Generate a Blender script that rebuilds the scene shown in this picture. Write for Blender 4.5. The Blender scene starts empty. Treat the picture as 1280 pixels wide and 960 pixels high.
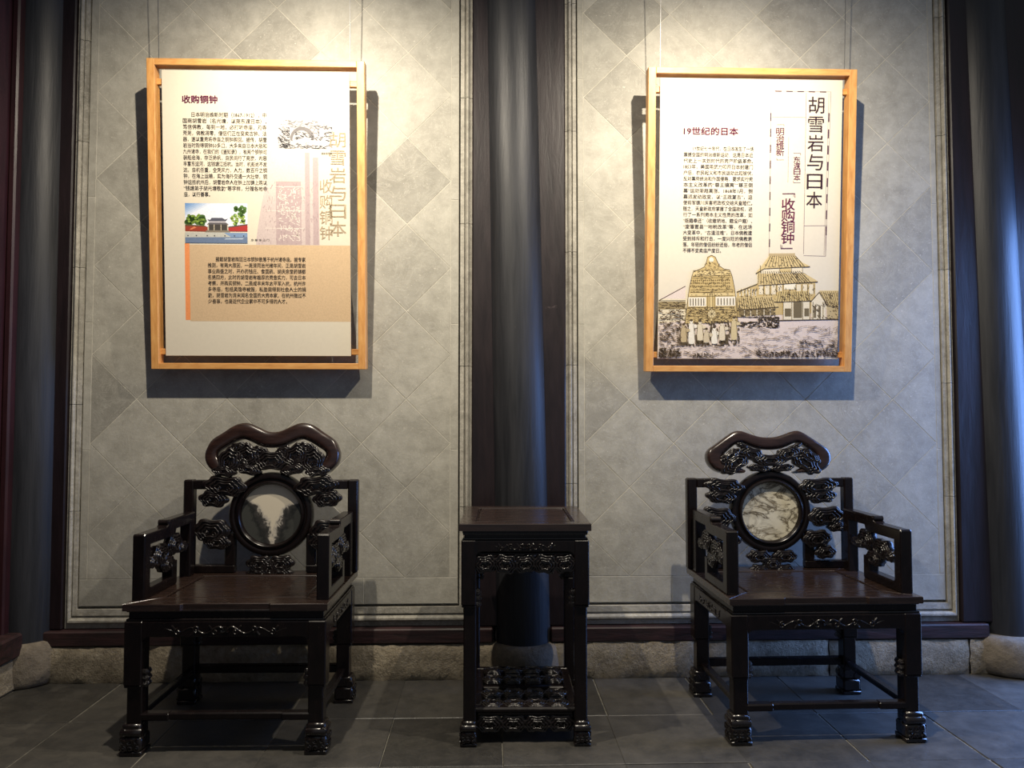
import bpy, bmesh, math, random
from mathutils import Vector, Matrix
R = math.radians
PI = math.pi
S = bpy.context.scene
COL = S.collection
# ------------------------------------------------------------------ camera
cam_d = bpy.data.cameras.new('camera'); cam_d.sensor_width = 36; cam_d.lens = 940 / 1280 * 36
cam_d.clip_start = 0.05
cam = bpy.data.objects.new('camera', cam_d); COL.objects.link(cam)
cam.location = (0, -3.66, 1.274); cam.rotation_euler = (R(92.3), 0, R(-1.75))
S.camera = cam
# ------------------------------------------------------------------ world, lights, exposure
S.view_settings.view_transform = 'Standard'; S.view_settings.look = 'None'
S.view_settings.gamma = 1; S.view_settings.use_curve_mapping = False
S.view_settings.exposure = 0.34
W = bpy.data.worlds.new('world'); S.world = W; W.use_nodes = True
W.node_tree.nodes['Background'].inputs[0].default_value = (0.47, 0.52, 0.60, 1)
W.node_tree.nodes['Background'].inputs[1].default_value = 0.22

def spot(name, loc, aim, power, col, size, blend, rad):
    d = bpy.data.lights.new(name, 'SPOT'); d.energy = power; d.color = col
    d.spot_size = R(size); d.spot_blend = blend; d.shadow_soft_size = rad
    o = bpy.data.objects.new(name, d); COL.objects.link(o); o.location = loc
    o.rotation_euler = (Vector(aim) - Vector(loc)).to_track_quat('-Z', 'Y').to_euler()
    return o
WARM = (1.0, 0.89, 0.72)
for lx, ax, az in ((-0.80, -0.84, 2.80), (1.02, 1.14, 2.70)):
    spot('track_spotlight', (lx, -1.28, 3.40), (ax, -0.05, az), 48, WARM, 62, 1.0, 0.02)       # tight beam on the poster
    spot('track_floodlight', (lx, -1.28, 3.40), (lx, -0.05, 1.15), 192, WARM, 150, 1.0, 0.02)   # its wide spill down the wall
# blue daylight through the open doorway beyond the right-hand column
d = bpy.data.lights.new('courtyard_daylight', 'AREA'); d.shape = 'RECTANGLE'; d.size = 1.2; d.size_y = 2.3
d.energy = 135; d.color = (0.20, 0.40, 1.0)
o = bpy.data.objects.new('courtyard_daylight', d); COL.objects.link(o)
o.location = (3.70, -0.30, 1.25)
o.rotation_euler = (Vector((2.0, -1.05, 0.45)) - o.location).to_track_quat('-Z', 'Y').to_euler()

# ------------------------------------------------------------------ materials
MATS = {}
def lin(c):
    return tuple(((v / 12.92) if v <= 0.04045 else ((v + 0.055) / 1.055) ** 2.4) for v in (x / 255 for x in c)) + (1,)
def mat(name):
    m = bpy.data.materials.new(name); m.use_nodes = True
    nt = m.node_tree; b = nt.nodes['Principled BSDF']; MATS[name] = m
    return m, nt, b
def N(nt, t, **kw):
    n = nt.nodes.new(t)
    for k, v in kw.items():
        if k.startswith('i_'):
            key = k[2:]; key = int(key) if key.isdigit() else key
            n.inputs[key].default_value = v
        else: setattr(n, k, v)
    return n
def ramp(nt, fac, stops):
    r = nt.nodes.new('ShaderNodeValToRGB'); e = r.color_ramp.elements
    while len(e) < len(stops): e.new(0.5)
    for s, (p, c) in zip(e, stops): s.position = p; s.color = c
    nt.links.new(fac, r.inputs[0]); return r.outputs[0]
def bump(nt, b, h, strength, dist=0.01):
    n = N(nt, 'ShaderNodeBump'); n.inputs['Strength'].default_value = strength; n.inputs['Distance'].default_value = dist
    nt.links.new(h, n.inputs['Height']); nt.links.new(n.outputs[0], b.inputs['Normal'])
def mixc(nt, fac, a, b, mode='MIX'):
    n = N(nt, 'ShaderNodeMix', data_type='RGBA', blend_type=mode)
    for s, v in ((0, fac), (6, a), (7, b)):
        if isinstance(v, (int, float, tuple)): n.inputs[s].default_value = v
        else: nt.links.new(v, n.inputs[s])
    return n.outputs[2]
def noise(nt, scale, detail=4, coord=None, rough=0.55, dist=0.0):
    n = N(nt, 'ShaderNodeTexNoise'); n.inputs['Scale'].default_value = scale; n.inputs['Detail'].default_value = detail
    n.inputs['Roughness'].default_value = rough; n.inputs['Distortion'].default_value = dist
    if coord is not None: nt.links.new(coord, n.inputs['Vector'])
    return n.outputs['Fac']
def geo(nt): return N(nt, 'ShaderNodeNewGeometry').outputs['Position']
def stretch(nt, co, sc):
    n = N(nt, 'ShaderNodeMapping'); n.inputs['Scale'].default_value = sc; nt.links.new(co, n.inputs['Vector']); return n.outputs[0]

def stone_mat(name, c_dark, c_light, c_tint, rough, scale, bstr, rnd=0.5, spec=0.3, scratch=0.0, fleck=None):
    m, nt, b = mat(name); p = geo(nt)
    n1 = noise(nt, scale, 6, p, 0.62, 0.4); n2 = noise(nt, scale * 5, 5, p, 0.6)
    c = ramp(nt, n1, [(0.3, c_dark), (0.7, c_light)])
    c = mixc(nt, 0.35, c, ramp(nt, n2, [(0.3, c_dark), (0.75, c_tint)]))
    oi = N(nt, 'ShaderNodeObjectInfo').outputs['Random']
    v = ramp(nt, oi, [(0.0, (1 - rnd,) * 3 + (1,)), (0.25, (1 - rnd * 0.35,) * 3 + (1,)), (1.0, (1, 1, 1, 1))])
    c = mixc(nt, 1.0, c, v, 'MULTIPLY')
    if scratch:
        s = noise(nt, 7, 8, p, 0.75, 2.2)
        c = mixc(nt, ramp(nt, s, [(0.485, (0, 0, 0, 1)), (0.5, (scratch,) * 3 + (1,)), (0.515, (0, 0, 0, 1))]), c, c_tint)
    if fleck:
        s = noise(nt, 95, 2, p, 0.5)
        c = mixc(nt, ramp(nt, s, [(0.68, (0, 0, 0, 1)), (0.76, (0.7, 0.7, 0.7, 1))]), c, fleck)
    nt.links.new(c, b.inputs['Base Color'])
    rr = N(nt, 'ShaderNodeMapRange'); nt.links.new(n2, rr.inputs[0]); rr.inputs[3].default_value = rough - 0.12; rr.inputs[4].default_value = rough + 0.12
    nt.links.new(rr.outputs[0], b.inputs['Roughness']); b.inputs['Specular IOR Level'].default_value = spec
    h = noise(nt, scale * 9, 8, p, 0.7)
    bump(nt, b, h, bstr); return m
stone_mat('tile', lin((144, 141, 131)), lin((180, 177, 166)), lin((202, 199, 188)), 0.62, 3.2, 0.22, 0.28, 0.35, 0.35, lin((205, 200, 188)))
stone_mat('tile_border', lin((144, 141, 131)), lin((178, 175, 164)), lin((200, 197, 186)), 0.64, 3.2, 0.25, 0.10, 0.35, 0.35)
stone_mat('mortar', lin((170, 166, 152)), lin((212, 208, 194)), lin((225, 220, 208)), 0.8, 6, 0.4, 0.0)
stone_mat('moulding', lin((128, 124, 114)), lin((176, 172, 160)), lin((215, 210, 198)), 0.66, 5, 0.4, 0.22, 0.3, 0.5)
stone_mat('plinth_stone', lin((108, 98, 82)), lin((176, 164, 142)), lin((205, 194, 172)), 0.85, 7, 1.0, 0.2, 0.2, 0.0, lin((80, 72, 60)))
stone_mat('drum_stone', lin((84, 76, 66)), lin((140, 130, 114)), lin((160, 148, 130)), 0.75, 5, 0.8, 0.15, 0.3, 0.2)
stone_mat('floor_stone', lin((50, 50, 49)), lin((82, 80, 76)), lin((106, 101, 92)), 0.40, 2.6, 0.18, 0.5, 0.5, 0.25)
stone_mat('floor_joint', lin((70, 68, 62)), lin((150, 146, 134)), lin((160, 156, 145)), 0.85, 8, 0.4, 0.0)

def lacquer(name, dark, light, rough, wear=None, scale=(3, 3, 0.5), coat=0.3, bstr=0.05):
    m, nt, b = mat(name); p = stretch(nt, geo(nt), scale)
    n = noise(nt, 6, 6, p, 0.6, 0.3)
    c = ramp(nt, n, [(0.3, dark), (0.75, light)])
    if wear:
        w = noise(nt, 14, 8, geo(nt), 0.78, 0.6)
        c = mixc(nt, ramp(nt, w, [(0.66, (0, 0, 0, 1)), (0.74, (0.8, 0.8, 0.8, 1))]), c, wear)
    nt.links.new(c, b.inputs['Base Color'])
    rr = N(nt, 'ShaderNodeMapRange'); nt.links.new(n, rr.inputs[0]); rr.inputs[3].default_value = rough * 0.75; rr.inputs[4].default_value = rough * 1.3
    nt.links.new(rr.outputs[0], b.inputs['Roughness'])
    b.inputs['Coat Weight'].default_value = coat; b.inputs['Coat Roughness'].default_value = rough * 0.6
    bump(nt, b, n, bstr); return m
lacquer('column_lacquer', (0.010, 0.011, 0.014, 1), (0.026, 0.027, 0.032, 1), 0.50, (0.08, 0.065, 0.055, 1), (5, 5, 0.35), 0.0, 0.25)
lacquer('red_lacquer', (0.0065, 0.0036, 0.0048, 1), (0.0125, 0.0052, 0.0070, 1), 0.45, (0.08, 0.06, 0.06, 1), (4, 4, 0.6), 0.05, 0.25)
lacquer('beam_red', (0.010, 0.0065, 0.0065, 1), (0.044, 0.015, 0.016, 1), 0.55, (0.15, 0.11, 0.10, 1), (1, 4, 6), 0.0, 0.4)
lacquer('blackwood', (0.0045, 0.0032, 0.0034, 1), (0.010, 0.0060, 0.0056, 1), 0.25, None, (6, 6, 2), 0.0, 0.02)
lacquer('carved_wood', (0.0050, 0.0034, 0.0034, 1), (0.013, 0.0080, 0.0070, 1), 0.27, None, (6, 6, 2), 0.35, 0.0)
MATS['blackwood'].node_tree.nodes['Principled BSDF'].inputs['Specular IOR Level'].default_value = 0.36
lacquer('door_red', (0.018, 0.0055, 0.0075, 1), (0.040, 0.0095, 0.0125, 1), 0.45, (0.09, 0.06, 0.06, 1), (4, 4, 0.6), 0.05, 0.25)
lacquer('rosewood', (0.013, 0.0080, 0.0066, 1), (0.038, 0.0215, 0.0160, 1), 0.26, None, (1.2, 14, 14), 0.4, 0.02)
def plain(name, col, rough=0.5, metal=0.0, spec=0.5):
    m, nt, b = mat(name); n = noise(nt, 60, 3, geo(nt))
    c = mixc(nt, n, tuple(x * 0.92 for x in col[:3]) + (1,), col)
    nt.links.new(c, b.inputs['Base Color']); b.inputs['Roughness'].default_value = rough
    b.inputs['Metallic'].default_value = metal; b.inputs['Specular IOR Level'].default_value = spec; return m
plain('board', lin((218, 209, 190)), 0.55, 0, 0.35)
plain('wire', (0.30, 0.30, 0.30, 1), 0.35, 1.0)
plain('ink_purple', lin((112, 30, 74)), 0.6); plain('ink_dark', lin((42, 34, 38)), 0.6)
plain('ink_plum', lin((66, 40, 54)), 0.6); plain('ink_tan', lin((200, 182, 154)), 0.6)
plain('box_tan', lin((206, 178, 142)), 0.6); plain('ink_orange', lin((236, 150, 92)), 0.6)
# pale oak of the picture frames
m, nt, b = mat('oak'); tc = N(nt, 'ShaderNodeTexCoord').outputs['Object']
g = noise(nt, 5, 6, stretch(nt, tc, (2.2, 12, 12)), 0.6, 0.5)
nt.links.new(ramp(nt, g, [(0.25, lin((186, 126, 66))), (0.5, lin((212, 154, 88))), (0.8, lin((228, 176, 108)))]), b.inputs['Base Color'])
b.inputs['Roughness'].default_value = 0.45; bump(nt, b, g, 0.08)
# printed colours (per-face colour attribute)
m, nt, b = mat('print'); a = N(nt, 'ShaderNodeVertexColor'); a.layer_name = 'Col'
n = noise(nt, 160, 4, geo(nt), 0.6)
nt.links.new(mixc(nt, 1.0, a.outputs[0], ramp(nt, n, [(0.3, (0.86, 0.86, 0.86, 1)), (0.6, (1, 1, 1, 1))]), 'MULTIPLY'), b.inputs['Base Color'])
b.inputs['Roughness'].default_value = 0.6
# marble discs
def marble_dark():
    m, nt, b = mat('marble_landscape'); tc = N(nt, 'ShaderNodeTexCoord').outputs['Object']
    sx = N(nt, 'ShaderNodeSeparateXYZ'); nt.links.new(tc, sx.inputs[0])
    def M(op, a, b_=None):
        q = N(nt, 'ShaderNodeMath', operation=op)
        for i, v in enumerate((a, b_)):
            if v is None: continue
            if isinstance(v, (int, float)): q.inputs[i].default_value = v
            else: nt.links.new(v, q.inputs[i])
        return q.outputs[0]
    nz = noise(nt, 24, 8, tc, 0.7, 0.5)
    wid = N(nt, 'ShaderNodeMapRange'); nt.links.new(sx.outputs[2], wid.inputs[0])   # funnel: wide above, a point below
    wid.inputs[1].default_value = -0.085; wid.inputs[2].default_value = 0.055; wid.inputs[3].default_value = 0.0; wid.inputs[4].default_value = 0.074
    e = M('SUBTRACT', M('ABSOLUTE', M('ADD', sx.outputs[0], -0.006)), wid.outputs[0])
    e = M('ADD', e, M('MULTIPLY', M('SUBTRACT', nz, 0.5), 0.13))
    top = M('MULTIPLY', M('MAXIMUM', M('SUBTRACT', sx.outputs[2], 0.035), 0.0), 1.4)
    e = M('SUBTRACT', e, top)
    e = M('ADD', M('MULTIPLY', e, 9.0), 0.45)
    c = ramp(nt, e, [(0.30, lin((218, 209, 190))), (0.45, lin((186, 180, 170))), (0.55, lin((72, 70, 68))), (0.8, lin((40, 41, 40))), (1.0, lin((66, 67, 64)))])
    nt.links.new(c, b.inputs['Base Color']); b.inputs['Roughness'].default_value = 0.3
marble_dark()
m, nt, b = mat('marble_cream'); tc = N(nt, 'ShaderNodeTexCoord').outputs['Object']
mp = N(nt, 'ShaderNodeMapping'); mp.inputs['Rotation'].default_value = (0, R(30), 0); mp.inputs['Scale'].default_value = (1, 1, 1.9); nt.links.new(tc, mp.inputs[0])
v1 = noise(nt, 6.5, 6, mp.outputs[0], 0.6, 0.7); v2 = noise(nt, 9.5, 6, mp.outputs[0], 0.62, 0.8)
c = ramp(nt, noise(nt, 9, 4, tc), [(0.3, lin((206, 196, 168))), (0.7, lin((232, 226, 204)))])
c = mixc(nt, ramp(nt, v1, [(0.455, (0, 0, 0, 1)), (0.49, (1, 1, 1, 1)), (0.515, (0.4, 0.4, 0.4, 1)), (0.575, (0, 0, 0, 1))]), c, lin((74, 60, 38)))
c = mixc(nt, ramp(nt, v2, [(0.39, (0, 0, 0, 1)), (0.42, (0.7, 0.7, 0.7, 1)), (0.45, (0, 0, 0, 1))]), c, lin((120, 104, 76)))
nt.links.new(c, b.inputs['Base Color']); b.inputs['Roughness'].default_value = 0.3

# ------------------------------------------------------------------ mesh helpers
class MB:
    def __init__(s): s.v = []; s.f = []; s.c = []; s.cur = None
    def _add(s, vs, fs):
        o = len(s.v); s.v += [tuple(v) for v in vs]
        for f in fs: s.f.append(tuple(i + o for i in f)); s.c.append(s.cur)
        return s
    def cbox(s, x0, x1, y0, y1, z0, z1, b=0.003):
        """box with chamfered edges"""
        b = min(b, (x1 - x0) * 0.45, (y1 - y0) * 0.45, (z1 - z0) * 0.45)
        bm = bmesh.new(); bmesh.ops.create_cube(bm, size=1)
        for v in bm.verts:
            v.co = Vector(((x0 + x1) / 2 + v.co.x * (x1 - x0), (y0 + y1) / 2 + v.co.y * (y1 - y0), (z0 + z1) / 2 + v.co.z * (z1 - z0)))
        if b > 0: bmesh.ops.bevel(bm, geom=bm.edges[:], offset=b, segments=1, affect='EDGES')
        bm.verts.index_update()
        s._add([v.co[:] for v in bm.verts], [[v.index for v in f.verts] for f in bm.faces]); bm.free(); return s
    def tube(s, pts, r, n=6, closed=False, taper=None):
        pts = [Vector(p) for p in pts]; m = len(pts); rings = []
        up = Vector((0.137, 0.91, 0.21)).normalized()
        for i, p in enumerate(pts):
            a = pts[(i - 1) % m] if (closed or i > 0) else p
            c = pts[(i + 1) % m] if (closed or i < m - 1) else p
            t = (c - a); t = t.normalized() if t.length > 1e-9 else Vector((0, 0, 1))
            u = t.cross(up)
            if u.length < 1e-4: u = t.cross(Vector((1, 0, 0)))
            u.normalize(); w = t.cross(u)
            rr = r * (taper(i / (m - 1)) if taper else 1)
            rings.append([p + (u * math.cos(2 * PI * k / n) + w * math.sin(2 * PI * k / n)) * rr for k in range(n)])
        fs = []
        for i in range(m if closed else m - 1):
            j = (i + 1) % m
            for k in range(n): fs.append((i * n + k, i * n + (k + 1) % n, j * n + (k + 1) % n, j * n + k))
        if not closed: fs.append(tuple(reversed(range(n)))); fs.append(tuple((m - 1) * n + k for k in range(n)))
        return s._add([v for q in rings for v in q], fs)
    def lathe(s, prof, n=32, cx=0, cy=0, shear=0.0, axis='z', cz=0):
        vs = []
        for (r, z) in prof:
            for k in range(n):
                a = 2 * PI * k / n
                if axis == 'z': vs.append((cx + r * math.cos(a) + shear * z, cy + r * math.sin(a), z))
                else: vs.append((cx + r * math.cos(a), z, cz + r * math.sin(a)))
        m = len(prof); fs = []
        for i in range(m - 1):
            for k in range(n): fs.append((i * n + k, i * n + (k + 1) % n, (i + 1) * n + (k + 1) % n, (i + 1) * n + k))
        if prof[0][0] > 1e-6: fs.append(tuple(reversed(range(n))))
        if prof[-1][0] > 1e-6: fs.append(tuple((m - 1) * n + k for k in range(n)))
        return s._add(vs, fs)
    def slab(s, poly, y0, y1, r=0.004, steps=2, both=False, to=None):
        """polygon in (x, z) extruded from y1 (back) to y0 (front, towards -y) with a rounded front edge"""
        poly = clean(poly); n = len(poly)
        rings = []
        if both:
            for k in range(steps, 0, -1):
                a = PI / 2 * k / steps
                rings.append((offset(poly, r * (1 - math.cos(a))), y1 - r * (1 - math.sin(PI / 2 - a)) if False else y1 - r * (1 - math.sin(a))))
            rings = [(offset(poly, r * (1 - math.cos(PI / 2 * k / steps))), y1 - r * (1 - math.sin(PI / 2 * k / steps))) for k in range(steps, -1, -1)]
        else: rings = [(poly, y1)]
        rings += [(offset(poly, r * (1 - math.cos(PI / 2 * k / steps))), y0 + r * (1 - math.sin(PI / 2 * k / steps))) for k in range(0, steps + 1)]
        vs = [(p[0], y, p[1]) for (q, y) in rings for p in q]
        if to: vs = [to(*v) for v in vs]
        m = len(rings); fs = [tuple(reversed(range(n)))] if not both else [tuple(reversed(range(n)))]
        for i in range(m - 1):
            for k in range(n): fs.append((i * n + k, i * n + (k + 1) % n, (i + 1) * n + (k + 1) % n, (i + 1) * n + k))
        fs.append(tuple((m - 1) * n + k for k in range(n)))
        return s._add(vs, fs)
    def mesh(s, name, m, smooth=False):
        me = bpy.data.meshes.new(name); me.from_pydata(s.v, [], s.f)
        me.materials.append(MATS[m])
        bm = bmesh.new(); bm.from_mesh(me); bmesh.ops.recalc_face_normals(bm, faces=bm.faces[:]); bm.to_mesh(me); bm.free()
        if any(c is not None for c in s.c):
            ca = me.color_attributes.new('Col', 'FLOAT_COLOR', 'CORNER')
            for p in me.polygons:
                c = s.c[p.index] or (1, 1, 1, 1)
                for li in p.loop_indices: ca.data[li].color = c
        if smooth:
            me.polygons.foreach_set('use_smooth', [True] * len(me.polygons))
            me.set_sharp_from_angle(angle=R(smooth if smooth is not True else 40))
        me.update(); return me
    def build(s, name, m, parent=None, smooth=False, loc=None, rot=None):
        return obj(name, s.mesh(name, m, smooth), parent, loc, rot)
def obj(name, me, parent=None, loc=None, rot=None):
    o = bpy.data.objects.new(name, me); COL.objects.link(o)
    if parent: o.parent = parent
    if loc: o.location = loc
    if rot: o.rotation_euler = rot
    return o
def clean(p):
    q = []
    for a in p:
        if not q or (a[0] - q[-1][0]) ** 2 + (a[1] - q[-1][1]) ** 2 > 1e-10: q.append(tuple(a))
    if (q[0][0] - q[-1][0]) ** 2 + (q[0][1] - q[-1][1]) ** 2 < 1e-10: q.pop()
    ar = sum(q[i][0] * q[(i + 1) % len(q)][1] - q[(i + 1) % len(q)][0] * q[i][1] for i in range(len(q)))
    return q if ar > 0 else q[::-1]
def offset(p, d):
    if abs(d) < 1e-9: return p
    n = len(p); out = []
    for i in range(n):
        a, b, c = p[i - 1], p[i], p[(i + 1) % n]
        e1 = Vector((b[0] - a[0], b[1] - a[1])).normalized(); e2 = Vector((c[0] - b[0], c[1] - b[1])).normalized()
        n1 = Vector((-e1.y, e1.x)); n2 = Vector((-e2.y, e2.x)); m = n1 + n2
        if m.length < 1e-3: m = n1
        else: m = m / max(0.45, m.dot(n1))
        out.append((b[0] + m.x * d, b[1] + m.y * d))
    return out
def spline(pts, k=5, closed=True):
    n = len(pts); out = []
    for i in range(n if closed else n - 1):
        g = lambda j: pts[j % n] if closed else pts[max(0, min(n - 1, j))]
        p0, p1, p2, p3 = g(i - 1), g(i), g(i + 1), g(i + 2)
        for t in range(k):
            u = t / k
            out.append(tuple(0.5 * (2 * p1[a] + (p2[a] - p0[a]) * u + (2 * p0[a] - 5 * p1[a] + 4 * p2[a] - p3[a]) * u * u + (3 * p1[a] - p0[a] - 3 * p2[a] + p3[a]) * u ** 3) for a in range(len(p1))))
    if not closed: out.append(tuple(pts[-1]))
    return out
def resample(p, m):
    d = [0.0]
    for a, b_ in zip(p[:-1], p[1:]): d.append(d[-1] + math.dist(a, b_))
    out = []; j = 0
    for i in range(m):
        t = d[-1] * i / (m - 1)
        while j < len(d) - 2 and d[j + 1] < t: j += 1
        u = (t - d[j]) / max(1e-9, d[j + 1] - d[j]); out.append(tuple(p[j][q] + (p[j + 1][q] - p[j][q]) * u for q in range(2)))
    return out
def clip(poly, axis, lim, keep_gt):
    out = []
    for i in range(len(poly)):
        a, b = poly[i], poly[(i + 1) % len(poly)]
        ia = (a[axis] >= lim) == keep_gt; ib = (b[axis] >= lim) == keep_gt
        if ia: out.append(a)
        if ia != ib:
            t = (lim - a[axis]) / (b[axis] - a[axis]); out.append((a[0] + t * (b[0] - a[0]), a[1] + t * (b[1] - a[1])))
    return out
def tag(o, label, cat, group=None):
    o['label'] = label; o['category'] = cat
    if group: o['group'] = group
    return o
def struct(o): o['kind'] = 'structure'; return o
def thing(name, label, cat, loc=(0, 0, 0), rz=0, group=None):
    o = obj(name, None, None, loc, (0, 0, rz)); return tag(o, label, cat, group)

# ------------------------------------------------------------------ setting: floor
rng = random.Random(5)
TOP = 3.75
fl = struct(MB().cbox(-3.6, 4.6, -4.6, 0.6, -0.12, -0.004, 0).build('floor', 'floor_joint'))
PITCH = 0.4485
for r in range(10):
    y1 = -0.44 * r + (0.02 if r == 0 else 0); y0 = -0.44 * (r + 1)
    for k in range(-5, 14):
        x0 = -1.74 + PITCH * k + rng.uniform(-.006, .006); x1 = -1.74 + PITCH * (k + 1) - 0.003
        if x1 > 4.5: continue
        h = rng.uniform(-0.0012, 0.0012)
        MB().cbox(x0, x1, y0 + 0.002, y1 - 0.002, -0.05, h, 0.0025).build('floor_slab', 'floor_stone', fl)
# ------------------------------------------------------------------ setting: back wall
PLY = 0.05      # plane of the tiles
wl = struct(MB().cbox(-2.6, 2.95, PLY + 0.034, 0.30, 0, TOP, 0).build('wall_back', 'mortar'))
def panel(ox0, ox1, ix0, ix1, fx0, fx1, cols):
    zb_o, zb_i, zf = 0.246, 0.352, 0.480
    pit = (fx1 - fx0) / cols; half = pit / 2
    hz = 0.434 / 2; rows = int((TOP - zf) / hz) + 2
    full = None
    for j in range(0, rows):
        for i in range(-1, cols + 1):
            cx = fx0 + half + pit * i + (half if j % 2 else 0); cz = zf + hz * j
            if j % 2 == 0: cx = fx0 + pit * i + pit
            else: cx = fx0 + half + pit * i
            dia = [(cx, cz - hz), (cx + half, cz), (cx, cz + hz), (cx - half, cz)]
            whole = cx - half >= fx0 - 1e-6 and cx + half <= fx1 + 1e-6 and cz - hz >= zf - 1e-6 and cz + hz <= TOP
            d = PLY + rng.uniform(-0.0004, 0.0003)
            if whole:
                if full is None:
                    full = MB().slab(offset(clean([(0, -hz), (half, 0), (0, hz), (-half, 0)]), 0.0018), 0, 0.006, 0.0006, 1).mesh('tile', 'tile')
                obj('tile', full, wl, (cx, d, cz), (rng.uniform(-.001, .001), 0, rng.uniform(-.001, .001)))
            else:
                p = dia
                for ax, lim, gt in ((0, fx0, True), (0, fx1, False), (1, zf, True), (1, TOP, False)):
                    if len(p) > 2: p = clip(p, ax, lim, gt)
                if len(p) < 3: continue
                p = clean(p)
                if len(p) < 3: continue
                ar = abs(sum(p[q][0] * p[(q + 1) % len(p)][1] - p[(q + 1) % len(p)][0] * p[q][1] for q in range(len(p)))) / 2
                if ar < 0.004: continue
                MB().slab(offset(p, 0.0018), d, d + 0.006, 0.0006, 1).build('tile', 'tile', wl)
    MB().cbox(ix0, ix1, PLY + 0.0012, PLY + 0.035, zb_i, TOP, 0).build('mortar_bed', 'mortar', wl)
    # border tiles round the diamond field
    def bt(x0, x1, z0, z1):
        d = PLY + rng.uniform(-0.0004, 0.0003)
        MB().slab([(x0 + .001, z0 + .001), (x1 - .001, z0 + .001), (x1 - .001, z1 - .001), (x0 + .001, z1 - .001)], d, d + 0.006, 0.0012, 1).build('tile', 'tile_border', wl)
    n = 4; 
    for k in range(n): bt(ix0 + (ix1 - ix0) * k / n, ix0 + (ix1 - ix0) * (k + 1) / n, zb_i, zf)
    z = zf
    while z < TOP - 0.05:
        z2 = min(TOP, z + 0.62); bt(ix0, fx0, z, z2); bt(fx1, ix1, z, z2); z = z2
    # moulding bricks: profile across the border (t = 0 inside, 1 outside; p = proud of the tiles)
    prof = [(0.0, 0.02), (0.0, -0.026), (0.11, -0.026), (0.13, 0.004), (0.40, 0.006), (0.44, -0.003), (0.50, -0.003), (0.53, 0.010), (0.60, 0.017), (0.68, 0.017), (0.75, 0.010), (0.78, 0.0), (0.98, 0.0), (1.0, -0.004), (1.0, 0.03)]
    prof = [(t, (PLY + 0.030 if i in (0, len(prof) - 1) else PLY - p)) for i, (t, p) in enumerate(prof)]
    def brick(pa, pb):
        vs = [pa(t) + (y,) for t, y in prof] + [pb(t) + (y,) for t, y in prof]
        vs = [(v[0], v[2], v[1]) for v in vs]; n = len(prof)
        fs = [(k, k + 1, n + k + 1, n + k) for k in range(n - 1)] + [tuple(range(n)), tuple(range(n, 2 * n))]
        MB()._add(vs, fs).build('moulding_brick', 'moulding', wl, 30)
    def vside(xi, xo):
        zs = [None]; z = 0.36
        z = rng.uniform(0.75, 0.95)
        while z < TOP: zs.append(z); z += rng.uniform(0.5, 0.72)
        zs.append(TOP)
        for a, b_ in zip(zs[:-1], zs[1:]):
            pa = (lambda t: (xi + (xo - xi) * t, zb_i + (zb_o - zb_i) * t)) if a is None else (lambda t, a=a: (xi + (xo - xi) * t, a + .0012))
            brick(pa, lambda t, b_=b_: (xi + (xo - xi) * t, b_ - .0012))
    vside(ix0, ox0); vside(ix1, ox1)
    xs = [None, ix0 + 0.55, ix0 + 1.2, None]
    for q in range(3):
        a, b_ = xs[q], xs[q + 1]
        pa = (lambda t: (ix0 + (ox0 - ix0) * t, zb_i + (zb_o - zb_i) * t)) if a is None else (lambda t, a=a: (a + .0012, zb_i + (zb_o - zb_i) * t))
        pb = (lambda t: (ix1 + (ox1 - ix1) * t, zb_i + (zb_o - zb_i) * t)) if b_ is None else (lambda t, b_=b_: (b_ - .0012, zb_i + (zb_o - zb_i) * t))
        brick(pa, pb)
panel(-2.032, -0.084, -1.968, -0.152, -1.93, -0.190, 4)
panel(0.379, 2.336, 0.443, 2.270, 0.472, 2.242, 4)
# rough stone plinth below the wall, block by block
xs = [-2.35, -1.62, -0.78, -0.05, 0.40, 1.02, 1.66, 2.36, 2.95]
for a, b_ in zip(xs[:-1], xs[1:]):
    mb = MB(); z1 = 0.170; nx = 16; nz = 5; vs = []; fs = []
    top = rng.uniform(-0.004, 0.004)
    for j in range(nz + 2):
        for i in range(nx + 1):
            x = a + .003 + (b_ - a - .006) * i / nx
            z = z1 * min(j, nz) / nz + (top if j >= nz else 0)
            y = 0.0 + rng.uniform(-0.006, 0.006) + (0.012 if j in (0, nz) or i in (0, nx) else 0)
            if j == nz + 1: y = 0.12
            vs.append((x, y, z))
    for j in range(nz + 1):
        for i in range(nx): q = j * (nx + 1) + i; fs.append((q, q + 1, q + nx + 2, q + nx + 1))
    mb._add(vs, fs).build('plinth_stone', 'plinth_stone', wl, 60)
# dark red sill beam above the plinth
for n_, (a, b_) in enumerate([(-2.2, 0.02), (0.30, 2.46), (2.75, 2.95)]):
    struct(MB().cbox(a, b_, 0.004, 0.12, 0.174, 0.244, 0.006).build('trim_%d' % (n_ + 1), 'beam_red'))
# lacquered boards behind the columns
for n_, (a, b_, y) in enumerate([(-2.42, -2.034, 0.030), (-0.084, 0.378, 0.028), (2.338, 2.74, 0.026)]):
    struct(MB().cbox(a, b_, y, 0.16, 0.246, TOP, 0.006).build('trim_%d' % (n_ + 4), 'red_lacquer'))
struct(MB().cbox(2.742, 2.95, 0.036, 0.16, 0.246, TOP, 0.006).build('trim_7', 'column_lacquer'))
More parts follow.
